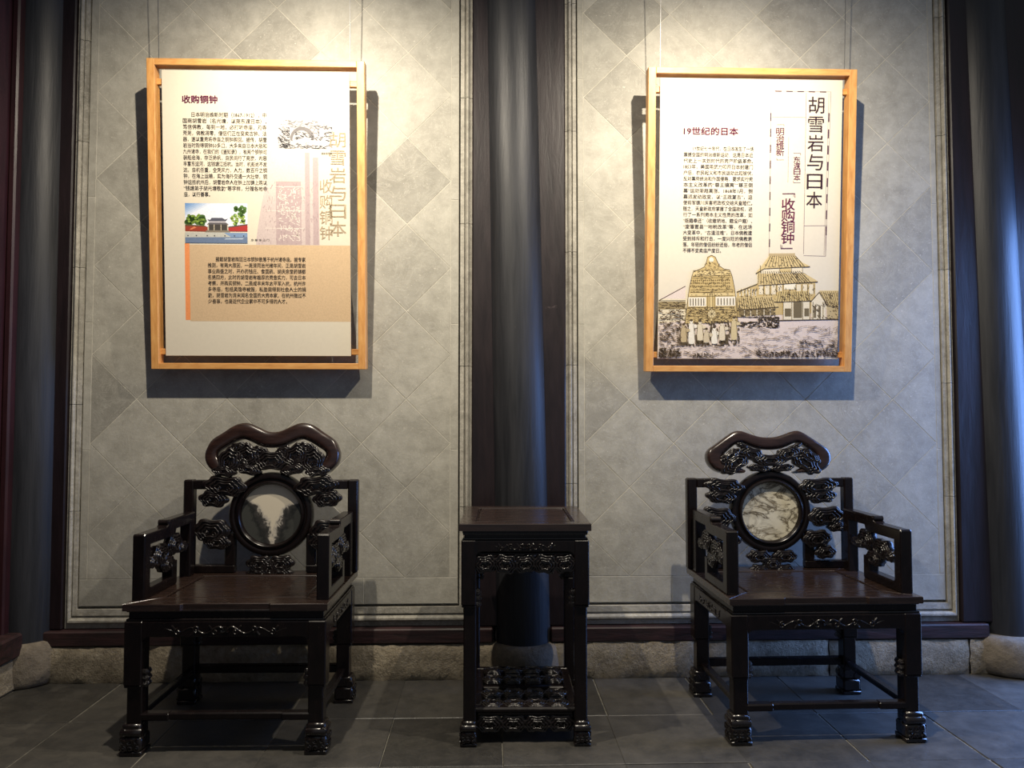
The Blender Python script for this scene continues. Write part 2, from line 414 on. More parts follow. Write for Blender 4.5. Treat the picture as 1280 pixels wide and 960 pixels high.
# ------------------------------------------------------------------ setting: left side wall with its red lacquer woodwork
lw = struct(MB().cbox(-2.9, -2.262, -4.6, 0.05, 0.20, TOP, 0.004).build('wall_left', 'door_red'))
MB().cbox(-2.262, -2.226, -0.100, -0.014, 0.24, TOP, 0.008).build('post', 'door_red', lw)
for k in range(4):
    y1 = -0.135 - 0.95 * k
    MB().cbox(-2.262, -2.246, y1 - 0.09, y1, 0.30, TOP, 0.006).build('door_stile', 'door_red', lw)
    MB().cbox(-2.262, -2.252, y1 - 0.84, y1 - 0.11, 0.42, TOP, 0.01).build('door_panel', 'door_red', lw)
MB().cbox(-2.262, -2.16, -4.6, -0.055, 0.155, 0.262, 0.010).build('sill', 'beam_red', lw)
for k in range(5):
    MB().cbox(-2.9, -2.185 + rng.uniform(-.006, .006), -0.06 - 0.9 * (k + 1) + .004, -0.06 - 0.9 * k, 0, 0.154, 0.012).build('plinth_stone', 'plinth_stone', lw)

# ------------------------------------------------------------------ columns on stone drums
def column(label, cx, cy, r0, r1, lean, drum_r, drum_h):
    t = thing('column', label, 'column', (cx, cy, 0), 0, 'lacquered columns along the wall')
    prof = [(r0 + (r1 - r0) * k / 12, drum_h + (TOP - drum_h) * k / 12) for k in range(13)]
    MB().lathe(prof, 48, shear=lean).build('shaft', 'column_lacquer', t, 50)
    p2 = []
    for k in range(11):
        a = PI * k / 10; p2.append((drum_r * (0.80 + 0.20 * math.sin(a) ** 0.8), drum_h * (0.5 - 0.5 * math.cos(a)) if k else 0.0))
    p2.append((0.0, drum_h + 0.001))
    mb = MB().lathe(p2, 40)
    rr = random.Random(int(cx * 100)); mb.v = [(x * (1 + rr.uniform(-.008, .008)), y * (1 + rr.uniform(-.008, .008)), z) for x, y, z in mb.v]
    mb.build('stone_drum', 'drum_stone', t, 60)
column('dark lacquered column in the middle, behind the carved stand', 0.173, 0.100, 0.148, 0.139, -0.019, 0.192, 0.172)
column('blue-lit dark lacquered column at the right edge', 2.612, 0.120, 0.150, 0.137, -0.024, 0.226, 0.190)
column('dark lacquered column at the left edge by the red side wall', -2.222, 0.080, 0.140, 0.134, 0.000, 0.180, 0.205)

# ------------------------------------------------------------------ carving motifs
def cloud_outline(w, h, seed, k=1.0, n=48):
    rr = random.Random(seed); ph = rr.uniform(-0.25, 0.25); amp = rr.uniform(0.085, 0.115); out = []
    for i in range(n):
        a = 2 * PI * i / n; c, s_ = math.cos(a), math.sin(a)
        q = 1 + amp * math.cos(6 * a + ph) + 0.05 * math.cos(2 * a)
        e = 0.80                                             # fuller than an ellipse
        out.append((w / 2 * k * q * math.copysign(abs(c) ** e, c) * 0.90, h / 2 * k * q * math.copysign(abs(s_) ** e, s_) * 0.90 - (h * 0.10 * (1 - k))))
    return out
def spiral(cx, cz, r, turns, a0, sgn, n=16):
    return [(cx + r * (1 - 0.82 * i / n) * math.cos(a0 + sgn * turns * 2 * PI * i / n), cz + r * (1 - 0.82 * i / n) * math.sin(a0 + sgn * turns * 2 * PI * i / n)) for i in range(n + 1)]
def cloud(mb, cx, cz, w, h, seed, th=0.020, both=False, rot=0.0, y=0.0):
    """ruyi-cloud carving: scalloped plate with nested ridges and two curls"""
    ca, sa = math.cos(rot), math.sin(rot)
    T = lambda p: (cx + p[0] * ca - p[1] * sa, cz + p[0] * sa + p[1] * ca)
    o = [T(p) for p in cloud_outline(w, h, seed)]
    mb.slab(o, y - th / 2, y + th / 2, 0.004, 2, True)
    sm = min(w, h); rr = random.Random(seed + 7)
    for side in ((-1, 1) if both else (-1,)):
        yf = y + side * th / 2
        for q, k in enumerate((0.84, 0.62, 0.42) if sm > 0.045 else (0.78, 0.48)):
            oo = [T(p) for p in cloud_outline(w, h, seed, k)]
            mb.tube([(p[0], yf + side * (0.0020 + 0.0020 * q), p[1]) for p in oo], 0.0042 if sm > .05 else 0.0033, 8, True)
        for sg in (-1, 1):
            sp = [T(p) for p in spiral(sg * w * 0.11, -h * 0.10, sm * 0.10, 1.2, PI / 2, sg, 10)]
            mb.tube([(p[0], yf + side * 0.005, p[1]) for p in sp], 0.0034, 6)
    return mb
def ball(mb, x, y, z, r):
    mb.lathe([(0.0, y - r), (r * .7, y - r * .7), (r, y), (r * .7, y + r * .7), (0.0, y + r)], 8, cx=x, cz=z, axis='y')
def scroll_relief(w, h, th=0.004, n=3):
    """a low vine scroll running left and right from a middle flower"""
    mb = MB()
    for sg in (-1, 1):
        pts = [(sg * w / 2 * u, 0, h * 0.32 * math.sin(u * PI * 2 * n * 0.75) * (1 - u * 0.5)) for u in [k / 40 for k in range(41)]]
        mb.tube(pts, th * 0.8, 6, taper=lambda t: 1.1 - 0.8 * t)
        for k in range(n):
            u = (k + 0.55) / (n + 0.3); s_ = 1 if k % 2 else -1
            mb.tube([(p[0], -0.0015, p[1]) for p in spiral(sg * w / 2 * u, s_ * h * 0.12, h * 0.30, 1.3, -s_ * PI / 2, sg * s_)], th * 0.75, 6)
            mb.tube([(sg * w / 2 * (u + 0.05 + 0.05 * q), -0.001, h * (0.1 + 0.28 * math.sin(q * 1.6)) * -s_) for q in [k2 / 6 for k2 in range(7)]], th * 0.7, 5)
    for k in range(5):
        a = PI * k / 4
        mb.tube([(0, -0.001, -h * .1), (h * 0.35 * math.cos(a), -0.002, -h * .1 + h * 0.45 * math.sin(a))], th * 0.9, 6, taper=lambda t: 0.6 + t * 0.8)
    return mb
def foot_mesh(w, h, sx, sy):
    """scroll roll over a carved block; sx, sy point outwards"""
    mb = MB(); b = h * 0.62
    mb.cbox(-w * .475, w * .475, -w * .475, w * .475, 0, h * 0.14, 0.003)
    mb.cbox(-w * .46, w * .46, -w * .46, w * .46, h * 0.12, b, 0.008)
    # roll
    for ax in (0, 1):
        pts = [(-w * .5, 0), (w * .5, 0)]
        pr = [(0.0, -w * .44), (h * .13, -w * .44), (h * .15, -w * .40), (h * .15, w * .40), (h * .13, w * .44), (0.0, w * .44)]
        vs = []; n = 14
        for (r, q) in pr:
            for k in range(n):
                a = 2 * PI * k / n; u = r * math.cos(a); v = r * math.sin(a)
                if ax == 0: vs.append((q, sy * w * 0.30 + u, b + h * .12 + v))
                else: vs.append((sx * w * 0.30 + u, q, b + h * .12 + v))
        fs = [(i * n + k, i * n + (k + 1) % n, (i + 1) * n + (k + 1) % n, (i + 1) * n + k) for i in range(len(pr) - 1) for k in range(n)]
        mb._add(vs, fs)
    mb.cbox(-w * .40, w * .40, -w * .40, w * .40, b - .002, h * 1.02, 0.006)
    # carved curls on the outer faces
    rr = random.Random(3)
    for face in (0, 1):
        for i in range(3):
            for j in range(2):
                u = (-0.28 + 0.28 * i) * w; v = h * (0.24 + 0.24 * j)
                sp = spiral(u, v, w * 0.13, 1.2, rr.uniform(0, 6), rr.choice((-1, 1)), 10)
                q = w * 0.46 + 0.001
                pts = [(p[0], sy * q, p[1]) if face == 0 else (sx * q, p[0], p[1]) for p in sp]
                mb.tube(pts, 0.0035, 5)
    return mb

def frame_top(parent, x0, x1, y0, y1, z0, z1, bw, wood_frame, wood_panel, notch=0.0):
    """mitred border boards round a slightly sunk panel"""
    xi0, xi1, yi0, yi1 = x0 + bw, x1 - bw, y0 + bw, y1 - bw
    def board(p):
        mb = MB(); P = clean(p); vs = [(a, b_, z0) for a, b_ in P] + [(a, b_, z1 - 0.003) for a, b_ in P] + [(a, b_, z1) for a, b_ in offset(P, 0.003)]; n = len(P)
        fs = [tuple(reversed(range(n)))] + [(q * n + k, q * n + (k + 1) % n, (q + 1) * n + (k + 1) % n, (q + 1) * n + k) for q in (0, 1) for k in range(n)] + [tuple(2 * n + k for k in range(n))]
        mb._add(vs, fs).build('top_board', wood_frame, parent)
    if notch:
        w = (x1 - x0); a = x0 + w * 0.28; c = x1 - w * 0.28
        board([(x0, y0), (a, y0), (a + .008, y0 + notch), (c - .008, y0 + notch), (c, y0), (x1, y0), (xi1, yi0), (xi0, yi0)])
    else: board([(x0, y0), (x1, y0), (xi1, yi0), (xi0, yi0)])
    board([(x1, y0), (x1, y1), (xi1, yi1), (xi1, yi0)])
    board([(x1, y1), (x0, y1), (xi0, yi1), (xi1, yi1)])
    board([(x0, y1), (x0, y0), (xi0, yi0), (xi0, yi1)])
    mb = MB(); g = 0.010
    mb.cbox(xi0, xi1, yi0, yi1, z0, z1 - 0.008, 0)
    pn = mb.build('panel_bed', wood_frame, parent)
    MB().tube([(xi0 + .004, yi0 + .004, z1 - .003), (xi1 - .004, yi0 + .004, z1 - .003), (xi1 - .004, yi1 - .004, z1 - .003), (xi0 + .004, yi1 - .004, z1 - .003)], 0.004, 6, True).build('panel_bead', wood_frame, parent)
    MB().cbox(xi0 + g, xi1 - g, yi0 + g, yi1 - g, z1 - 0.010, z1 - 0.002, 0.004).build('top_panel', wood_panel, parent)

def lower_frame(parent, w, y0, y1, ztop, lip, waist, apron, legw, ledge_z, foot_h, foot_w, notch, relief_w, cl=0.0):
    """waist, apron, legs and feet shared by the chairs and the stand; w = half width of the apron"""
    yc = (y0 + y1) / 2
    MB().cbox(-w + .012, w - .012, y0 + .012, y1 - .012, ztop - lip - waist, ztop - lip, 0.002).build('waist', 'blackwood', parent)
    za1 = ztop - lip - waist; za0 = za1 - apron
    for zz, e in ((za1 + .004, .008), (ztop - lip - .003, .009)):
        MB().tube([(-w + e, y0 + e, zz), (w - e, y0 + e, zz), (w - e, y1 - e, zz), (-w + e, y1 - e, zz)], 0.0045, 8, True).build('waist_bead', 'carved_wood', parent, 60)
    # aprons: bottom edge with rounded inner corners
    def apron_poly(half):
        c = 0.030; q = half - legw * .9
        arc = lambda s_: [(s_ * (q - c + c * math.sin(a)), za0 - c + c * math.cos(a)) for a in [PI / 2 * k / 5 for k in range(6)]]
        return [(-half, za1), (-half, za0 - c), ] + [(x, z) for x, z in reversed([( -(q - c + c * math.sin(a)), za0 - c + c * math.cos(a)) for a in [PI / 2 * k / 5 for k in range(6)]])] + arc(1) + [(half, za0 - c), (half, za1)]
    hw = w - 0.004; hd = (y1 - y0) / 2 - 0.004
    ap = MB().slab(apron_poly(hw), y0 + .002, y0 + .030, 0.005, 2).build('apron', 'blackwood', parent)
    scroll_relief(relief_w, apron * 0.72, 0.0052).build('apron_carving', 'carved_wood', ap, 60, (0, y0 + .003, (za0 + za1) / 2 - .004))
    MB().slab(apron_poly(hw), y1 - .030, y1 - .002, 0.002, 1).build('apron', 'blackwood', parent)
    for sg in (-1, 1):
        ap = MB().slab(apron_poly(hd), -.014, .014, 0.005, 2).build('apron', 'blackwood', parent, False, (sg * (w - .016), yc, 0), (0, 0, sg * PI / 2))
        scroll_relief(relief_w * 0.7, apron * 0.62).build('apron_carving', 'carved_wood', ap, 60, (0, -.013, (za0 + za1) / 2 - .004))
    for sx in (-1, 1):
        for sy in (-1, 1):
            cx = sx * (w - legw / 2); cy = (y0 + legw / 2) if sy < 0 else (y1 - legw / 2)
            mb = MB(); h = legw / 2; nb = legw * 0.42
            ix, iy = cx - sx * legw * .07, cy - sy * legw * .07
            mb.cbox(cx - h, cx + h, cy - h, cy + h, ledge_z, za1 - .0, 0.004)
            mb.cbox(cx - h * .94, cx + h * .94, cy - h * .94, cy + h * .94, ledge_z - .008, ledge_z + .002, 0.003)
            mb.cbox(ix - nb, ix + nb, iy - nb, iy + nb, foot_h * .9, ledge_z + .002, 0.004)
            lg = mb.build('leg', 'blackwood', parent)
            foot_mesh(foot_w, foot_h, sx, sy).build('foot', 'carved_wood', lg, 40, (cx, cy, 0))
            # carved spur on the inner side of the leg
            sp = MB()
            for q in range(3): cloud(sp, 0, 0.022 * (q - 1), 0.034 - 0.004 * abs(q - 1), 0.026, 40 + q, 0.022, True)
            sp.build('leg_spur', 'carved_wood', lg, 60, (cx - sx * (h + .004), cy, ledge_z + 0.025))

def make_chair(name, label, loc, rz, crest, clouds, under, marble, hump):
    t = thing(name, label, 'chair', loc, rz, 'carved armchairs flanking the stand')
    w, y0, y1, zt = 0.380, -0.305, 0.300, 0.560
    frame_top(t, -w - .004, w + .004, y0 - .004, y1, zt - .026, zt, 0.105, 'rosewood', 'rosewood', 0.012)
    lower_frame(t, w - .002, y0, y1 - .035, zt, 0.025, 0.040, 0.060, 0.068, 0.255, 0.112, 0.088, 0.010, 0.46)
    # stretchers
    zs = 0.150
    mb = MB(); a = 0.21
    mb.cbox(-0.33, -a, y0 + .010, y0 + .050, zs - .028, zs, 0.005).cbox(a, 0.33, y0 + .010, y0 + .050, zs - .028, zs, 0.005).cbox(-a - .004, a + .004, y0 + .018, y0 + .050, zs - .028, zs - .0005, 0.005)
    mb.build('stretcher', 'blackwood', t)
    MB().cbox(-0.33, 0.33, y1 - .085, y1 - .050, zs - .024, zs + .010, 0.004).build('stretcher', 'blackwood', t)
    for sg in (-1, 1):
        MB().cbox(min(sg * .315, sg * .350), max(sg * .315, sg * .350), y0 + .05, y1 - .08, zs - .024, zs, 0.005).build('stretcher', 'blackwood', t)
    # ---- back
    yb = 0.262
    for sg in (-1, 1):
        o = 0.392
        MB().cbox(min(sg * o, sg * (o - .046)), max(sg * o, sg * (o - .046)), yb - .022, yb + .022, zt, 0.978, 0.006).build('back_post', 'blackwood', t)
        MB().cbox(min(sg * (o - .044), sg * .255), max(sg * (o - .044), sg * .255), yb - .020, yb + .020, 0.935, 0.976, 0.005).build('back_rail', 'blackwood', t)
        MB().cbox(min(sg * (o - .044), sg * .160), max(sg * (o - .044), sg * .160), yb - .020, yb + .020, zt, 0.596, 0.005).build('back_rail', 'blackwood', t)
        MB().cbox(min(sg * .205, sg * .160), max(sg * .205, sg * .160), yb - .018, yb + .018, 0.592, 0.735, 0.005).build('back_stile', 'blackwood', t)
    rc = 0.822
    pr = []
    for (r, y) in [(0.132, .020), (0.186, .020), (0.189, .012), (0.189, -.012), (0.184, -.022), (0.172, -.027), (0.162, -.024), (0.158, -.016), (0.154, -.016), (0.150, -.026), (0.143, -.029), (0.137, -.024), (0.134, -.008), (0.132, .020)]:
        pr.append((r, y))
    MB().lathe([(r, yb + y) for r, y in pr], 64, cz=rc, axis='y').build('medallion_ring', 'blackwood', t, 40)
    MB().lathe([(0.0, -.006), (0.136, -.006), (0.136, .010), (0.0, .010)], 64, axis='y').build('marble_disc', marble, t, 40, (0, yb, rc))
    # crest rail: thick double-humped bow, open in the middle for the pierced carving
    outer, inner = crest
    so = resample(spline([(-x, z) for x, z in reversed(outer) if x > 1e-6] + outer, 6, False), 72)
    si = resample(spline([(-x, z) for x, z in reversed(inner) if x > 1e-6] + inner, 6, False), 72)
    lean = R(-9); mb = MB(); n = 18; vs = []
    for a, b_ in zip(so, si):
        for k in range(n):
            an = 2 * PI * k / n; c, s_ = math.cos(an), math.sin(an); e = 0.55
            u = 0.5 + 0.5 * math.copysign(abs(c) ** e, c); vs.append((b_[0] + (a[0] - b_[0]) * u, 0.036 * math.copysign(abs(s_) ** e, s_), b_[1] + (a[1] - b_[1]) * u))
    fs = [(i * n + k, i * n + (k + 1) % n, (i + 1) * n + (k + 1) % n, (i + 1) * n + k) for i in range(71) for k in range(n)] + [tuple(range(n)), tuple(71 * n + k for k in range(n))]
    cp = mb._add(vs, fs).build('crest_rail', 'rosewood_dark', t, 60)
    zc = 1.0; cp.location = (0, yb + .004, zc); cp.rotation_euler = (lean, 0, 0)
    # bead round the opening
    MB().tube([(x, -.024, z) for x, z in si], 0.004, 6).build('crest_bead', 'carved_wood', cp, 60)
    # pierced cloud panel
    q = 0
    for (x, z, ww, hh, rt) in hump:
        for sg in ((-1, 1) if abs(x) > 1e-6 else (1,)):
            q += 1
            cloud(MB(), sg * x, z, ww * 1.30, hh * 1.32, 100 + q * 3 + len(hump), 0.026, False, sg * rt, -0.022).build('cloud_carving', 'carved_wood', cp, 60)
    for (x, z, ww, hh) in clouds:
        for sg in (-1, 1):
            q += 1
            cloud(MB(), 0, 0, ww * 1.14, hh * 1.2, 200 + q, 0.026, False, sg * 0.08).build('cloud_carving', 'carved_wood', t, 60, (sg * x, yb - .018, z))
    for (x, z, ww, hh) in under:
        q += 1
        cloud(MB(), 0, 0, ww * 1.2, hh * 1.3, 300 + q, 0.024, False, 0).build('cloud_carving', 'carved_wood', t, 60, (x, yb - .018, z))
    # ---- arms
    for sg in (-1, 1):
        ar = obj('armrest', None, t, (sg * 0.356, 0, 0))
        # built as one frame in the y-z plane
        ya, yr = -0.255, 0.222
        fr = [(ya, zt), (ya, 0.806), (ya + .006, 0.812), (-0.06, 0.812), (-0.045, 0.820), (-0.045, 0.832), (-0.030, 0.838), (yr, 0.838), (yr, zt), (yr - .050, zt), (yr - .050, 0.792), (0.03, 0.792), (0.02, 0.770), (-0.03, 0.766), (ya + .052, 0.766), (ya + .052, 0.606), (ya + .060, 0.598), (0.000, 0.598), (0.000, 0.66), (0.042, 0.66), (0.042, zt + .008), (0.036, zt)]
        to = (lambda x, y, z: (y, x, z)) if sg > 0 else (lambda x, y, z: (-y, x, z))
        mb = MB().slab(fr, -0.024, 0.024, 0.005, 2, True, to)
        me = mb.mesh('armrest', 'blackwood'); 
        bpy.data.objects.remove(ar); ar = obj('armrest', me, t, (sg * 0.352, 0, 0))
        MB().tube([(-0.020, -0.040, 0.828), (0.020, -0.040, 0.828)], 0.012, 12).build('arm_scroll', 'carved_wood', ar, 40)
        for k, (yy, zz, ww, hh) in enumerate([(-0.085, 0.705, 0.13, 0.095), (0.045, 0.725, 0.13, 0.10), (-0.02, 0.655, 0.12, 0.07), (-0.155, 0.69, 0.075, 0.055), (0.125, 0.70, 0.09, 0.05)]):
            cloud(MB(), 0, 0, ww, hh, 400 + k, 0.026, True).build('cloud_carving', 'carved_wood', ar, 60, (0, yy, zz), (0, 0, PI / 2))
    return t
m = lacquer('rosewood_dark', (0.012, 0.0062, 0.0052, 1), (0.034, 0.0155, 0.0115, 1), 0.25, None, (1.5, 10, 10), 0.4, 0.02)
K = 0.000527
def cr(p): return [(x * K, (510 - y) * K) for x, y in p]
crestL = (cr([(0, 145), (60, 136), (140, 99), (215, 68), (280, 66), (350, 90), (440, 152), (528, 212), (565, 280), (580, 345), (562, 420), (505, 482), (430, 512), (350, 518)]),
          cr([(0, 278), (90, 268), (175, 228), (250, 203), (320, 225), (400, 272), (458, 312), (468, 350), (440, 400), (400, 445), (360, 480), (335, 500)]))
# the flatter crest of the other chair
def cr2(p): return [(x * 0.000585, (400 - y) * 0.000585) for x, y in p]
crestR = (cr2([(0, 118), (70, 112), (150, 88), (215, 66), (272, 70), (355, 122), (430, 175), (485, 215), (505, 265), (495, 320), (455, 370), (390, 398), (300, 404), (220, 404)]),
          cr2([(0, 215), (80, 208), (150, 185), (215, 158), (270, 170), (340, 220), (378, 258), (388, 290), (350, 325), (300, 350), (245, 370), (205, 390)]))
make_chair('armchair', 'dark carved armchair with black and white landscape marble medallion, under the poster with a photo', (-0.988, -0.458, 0), R(-0.8), crestL,
           [(0.205, 0.950, 0.175, 0.085), (0.255, 0.893, 0.115, 0.070), (0.262, 0.752, 0.150, 0.095), (0.235, 0.700, 0.11, 0.06)],
           [(-0.045, 0.605, 0.10, 0.06), (0.05, 0.605, 0.10, 0.06), (-0.05, 0.560, 0.09, 0.05), (0.05, 0.560, 0.09, 0.05), (0, 0.585, 0.06, 0.07)], 'marble_landscape',
           [(0.0, 0.060, 0.125, 0.075, 0), (0.105, 0.085, 0.095, 0.085, 0.5), (0.185, 0.060, 0.085, 0.105, 0.35), (0.10, 0.020, 0.09, 0.04, 0.2), (0.155, 0.125, 0.06, 0.03, -0.2), (0.052, 0.108, 0.06, 0.028, 0.3), (0.21, 0.012, 0.085, 0.04, 0.1)])
make_chair('armchair', 'dark carved armchair with cream veined marble medallion, under the poster with the bell drawing', (1.312, -0.432, 0), R(0.8), crestR,
           [(0.222, 0.942, 0.165, 0.065), (0.236, 0.894, 0.125, 0.060), (0.258, 0.800, 0.155, 0.085), (0.305, 0.752, 0.075, 0.04), (0.212, 0.698, 0.120, 0.075), (0.250, 0.636, 0.090, 0.055)],
           [(-0.06, 0.618, 0.095, 0.05), (0.06, 0.618, 0.095, 0.05), (0, 0.585, 0.07, 0.05), (-0.055, 0.556, 0.085, 0.045), (0.055, 0.556, 0.085, 0.045)], 'marble_cream',
           [(0.0, 0.055, 0.120, 0.050, 0), (0.085, 0.085, 0.095, 0.055, 0.3), (0.165, 0.045, 0.125, 0.065, -0.6), (0.055, 0.020, 0.085, 0.030, 0.1), (0.19, 0.075, 0.09, 0.04, -0.6), (0.125, 0.122, 0.05, 0.018, 0.4)])

# ------------------------------------------------------------------ carved stand between the chairs
def make_stand():
    t = thing('tea_stand', 'dark square carved wooden stand between the two armchairs', 'stand', (0.146, -0.452, 0), R(-1.0))
    w, y0, y1, zt = 0.256, -0.281, 0.281, 0.850
    frame_top(t, -w, w, y0, y1, zt - .028, zt, 0.062, 'rosewood', 'rosewood')
    MB().cbox(-w + .012, w - .012, y0 + .012, y1 - .012, zt - .040, zt - .027, 0.003).build('top_lip', 'blackwood', t)
    lower_frame(t, w - .008, y0 + .006, y1 - .006, zt, 0.038, 0.026, 0.046, 0.058, 0.535, 0.092, 0.067, 0, 0.24)
    # openwork band below the front, back and side aprons
    for (loc, rz, half) in (((0, y0 + .024, 0), 0, 0.19), ((0, y1 - .024, 0), PI, 0.19), ((-w + .032, 0, 0), -PI / 2, 0.215), ((w - .032, 0, 0), PI / 2, 0.215)):
        bd = MB().cbox(-half - .012, half + .012, -.010, .010, 0.728, 0.738, 0.003).build('carved_band', 'blackwood', t, False, loc, (0, 0, rz))
        for k in range(5):
            u = (k - 2) / 2 * (half - 0.035)
            cloud(MB(), 0, 0, half * 0.56, 0.088 if k % 2 else 0.080, 500 + k, 0.018, False, 0.15 * (-1) ** k).build('cloud_carving', 'carved_wood', bd, 60, (u, -0.002 * (k % 2), 0.694))
    # lower shelf: frame boards and pierced panel
    zs = 0.135; f = 0.036; sw = w - .050; sy0, sy1 = y0 + .038, y1 - .038
    sh = MB().cbox(-sw, sw, sy0, sy0 + f, zs - .020, zs, 0.006).cbox(-sw, sw, sy1 - f, sy1, zs - .020, zs, 0.006).cbox(-sw, -sw + f, sy0 + f, sy1 - f, zs - .020, zs, 0.004).cbox(sw - f, sw, sy0 + f, sy1 - f, zs - .020, zs, 0.004)
    sh.cbox(-sw + f, sw - f, -.014, .014, zs - .020, zs - .002, 0.004)
    sh = sh.build('shelf', 'blackwood', t)
    for i in range(4):
        for j in range(4):
            x = (i - 1.5) * 0.086; y = (-0.190, -0.082, 0.082, 0.190)[j]
            cloud(MB(), 0, 0, 0.100, 0.110, 600 + i * 4 + j, 0.016, False).build('cloud_carving', 'carved_wood', sh, 60, (x, y, zs - .010), (-PI / 2, 0, 0))
    # carved aprons between the feet, below the shelf
    for (loc, rz, half) in (((0, sy0 + .014, 0), 0, 0.185), ((0, sy1 - .014, 0), PI, 0.185), ((-sw + .012, 0, 0), -PI / 2, 0.205), ((sw - .012, 0, 0), PI / 2, 0.205)):
        bd = MB().cbox(-half, half, -.008, .008, 0.104, 0.116, 0.002).build('lower_apron', 'blackwood', t, False, loc, (0, 0, rz))
        for k in range(4):
            u = (k - 1.5) / 1.5 * (half - 0.045)
            cloud(MB(), 0, 0, half * 0.66, 0.074, 700 + k, 0.014, False).build('cloud_carving', 'carved_wood', bd, 60, (u, 0.002 * (k % 2), 0.072))
make_stand()

# ------------------------------------------------------------------ framed posters
class Prt(MB):
    """flat printed artwork; coordinates are in the poster's own print units, mapped to metres on the board"""
    def __init__(s, mp, base=0): super().__init__(); s.mp = mp; s.lay = base
    def col(s, c): s.cur = lin(c); s.lay += 1; return s
    def poly(s, pts):
        P = [s.mp(*p) for p in pts]
        return s._add([(x, -0.00008 * s.lay, z) for x, z in clean(P)], [tuple(range(len(clean(P))))])
    def rect(s, x0, y0, x1, y1): return s.poly([(x0, y0), (x1, y0), (x1, y1), (x0, y1)])
    def line(s, x0, y0, x1, y1, w):
        d = math.hypot(x1 - x0, y1 - y0) or 1; nx, ny = -(y1 - y0) / d * w / 2, (x1 - x0) / d * w / 2
        return s.poly([(x0 + nx, y0 + ny), (x1 + nx, y1 + ny), (x1 - nx, y1 - ny), (x0 - nx, y0 - ny)])
    def ell(s, cx, cy, rx, ry, n=14): return s.poly([(cx + rx * math.cos(2 * PI * k / n), cy + ry * math.sin(2 * PI * k / n)) for k in range(n)])
    def flecks(s, rr, x0, y0, x1, y1, n, lo, hi, w, slope=0.0, inside=None):
        for _ in range(n):
            x = rr.uniform(x0, x1); y = rr.uniform(y0, y1)
            if inside and not inside(x, y): continue
            L = rr.uniform(lo, hi); a = rr.gauss(slope, 0.35)
            dx, dy = L * math.cos(a), L * math.sin(a)
            xe, ye = min(max(x + dx, x0), x1), min(max(y + dy, y0), y1)
            s.line(x, y, xe, ye, w * rr.uniform(0.6, 1.3))
        return s
def text_mesh(lines, m, bold=0.0, lay=0.0012, reso=2):
    """lines: (string, x, z of glyph bottom, width or None, glyph height) in metres on the board; one joined flat mesh"""
    V, Fc = [], []
    cu = bpy.data.curves.new('lettering', 'FONT'); cu.resolution_u = reso
    o = bpy.data.objects.new('lettering', cu); COL.objects.link(o)
    for (st, x, z, wd, hh) in lines:
        cu.body = st
        dg = bpy.context.evaluated_depsgraph_get(); dg.update()
        me = bpy.data.meshes.new_from_object(o.evaluated_get(dg))
        if not me.vertices: bpy.data.meshes.remove(me); continue
        xs_ = [v.co.x for v in me.vertices]; x0, x1 = min(xs_), max(xs_)
        sz = hh / 0.92; sx = (wd / (x1 - x0)) if wd else sz
        for (bx, bz) in ([(0, 0)] if bold <= 0 else [(-bold, 0), (bold, 0)] if bold < 0.015 else [(-bold, 0), (bold, 0), (0, -bold), (0, bold)]):
            k = len(V)
            V += [(x + (v.co.x - x0 + bx) * sx, -lay, z + (v.co.y + 0.08 + bz) * sz) for v in me.vertices]
            Fc += [tuple(i + k for i in p.vertices) for p in me.polygons]
        bpy.data.meshes.remove(me)
    bpy.data.objects.remove(o); bpy.data.curves.remove(cu)
    me = bpy.data.meshes.new('lettering'); me.from_pydata(V, [], Fc); me.materials.append(MATS[m]); me.update()
    return me

def make_poster(label, x0, x1, z0, z1, y_bot, y_top, px0, px1, pz0, pz1, wires):
    """box frame of oak leaning forward at the top; board carried on two cross bars"""
    H = z1 - z0; tilt = math.asin((y_bot - y_top) / H); cx = (x0 + x1) / 2; w = x1 - x0; L = H / math.cos(0)
    t = obj('framed_poster', None, None, (cx, y_bot, z0)); t.rotation_euler = (tilt, 0, 0)
    tag(t, label, 'poster', 'framed posters hung on the wall')
    fw, fd = 0.037, 0.058
    def rail(a, b_, c, d_): 
        r_ = MB().cbox(a, b_, 0, fd, c, d_, 0.002); return r_
    for (a, b_) in ((-w / 2, -w / 2 + fw), (w / 2 - fw, w / 2)):
        me = MB().cbox(0, L, 0, fd, -fw / 2, fw / 2, 0.002).mesh('frame_rail', 'oak')
        obj('frame_rail', me, t, ((a + b_) / 2, 0, 0), (0, -PI / 2, 0))
    for (c, d_) in ((0, fw - .008), (L - fw + .006, L)):
        MB().cbox(-w / 2 + fw, w / 2 - fw, 0, fd, -(d_ - c) / 2, (d_ - c) / 2, 0.002).build('frame_rail', 'oak', t, False, (0, 0, (c + d_) / 2))
    for zc in (pz0 - z0 + 0.020, pz1 - z0 - 0.050):
        MB().cbox(-w / 2 + fw - .002, w / 2 - fw + .002, 0.026, 0.050, -0.014, 0.014, 0.002).build('cross_bar', 'oak', t, False, (0, 0, zc))
    pw, ph = px1 - px0, pz1 - pz0
    bd = MB().cbox(0, pw, 0, 0.010, 0, ph, 0.001).build('poster_board', 'board', t, False, (px0 - cx, 0.014, pz0 - z0))
    for wx in wires:
        MB().tube([(wx - cx, 0.030, L - .002), (wx - cx, 0.030 + 0.03 - tilt * 0.3, L + 0.95)], 0.0016, 6).build('hanging_wire', 'wire', t)
    return t, bd, pw, ph
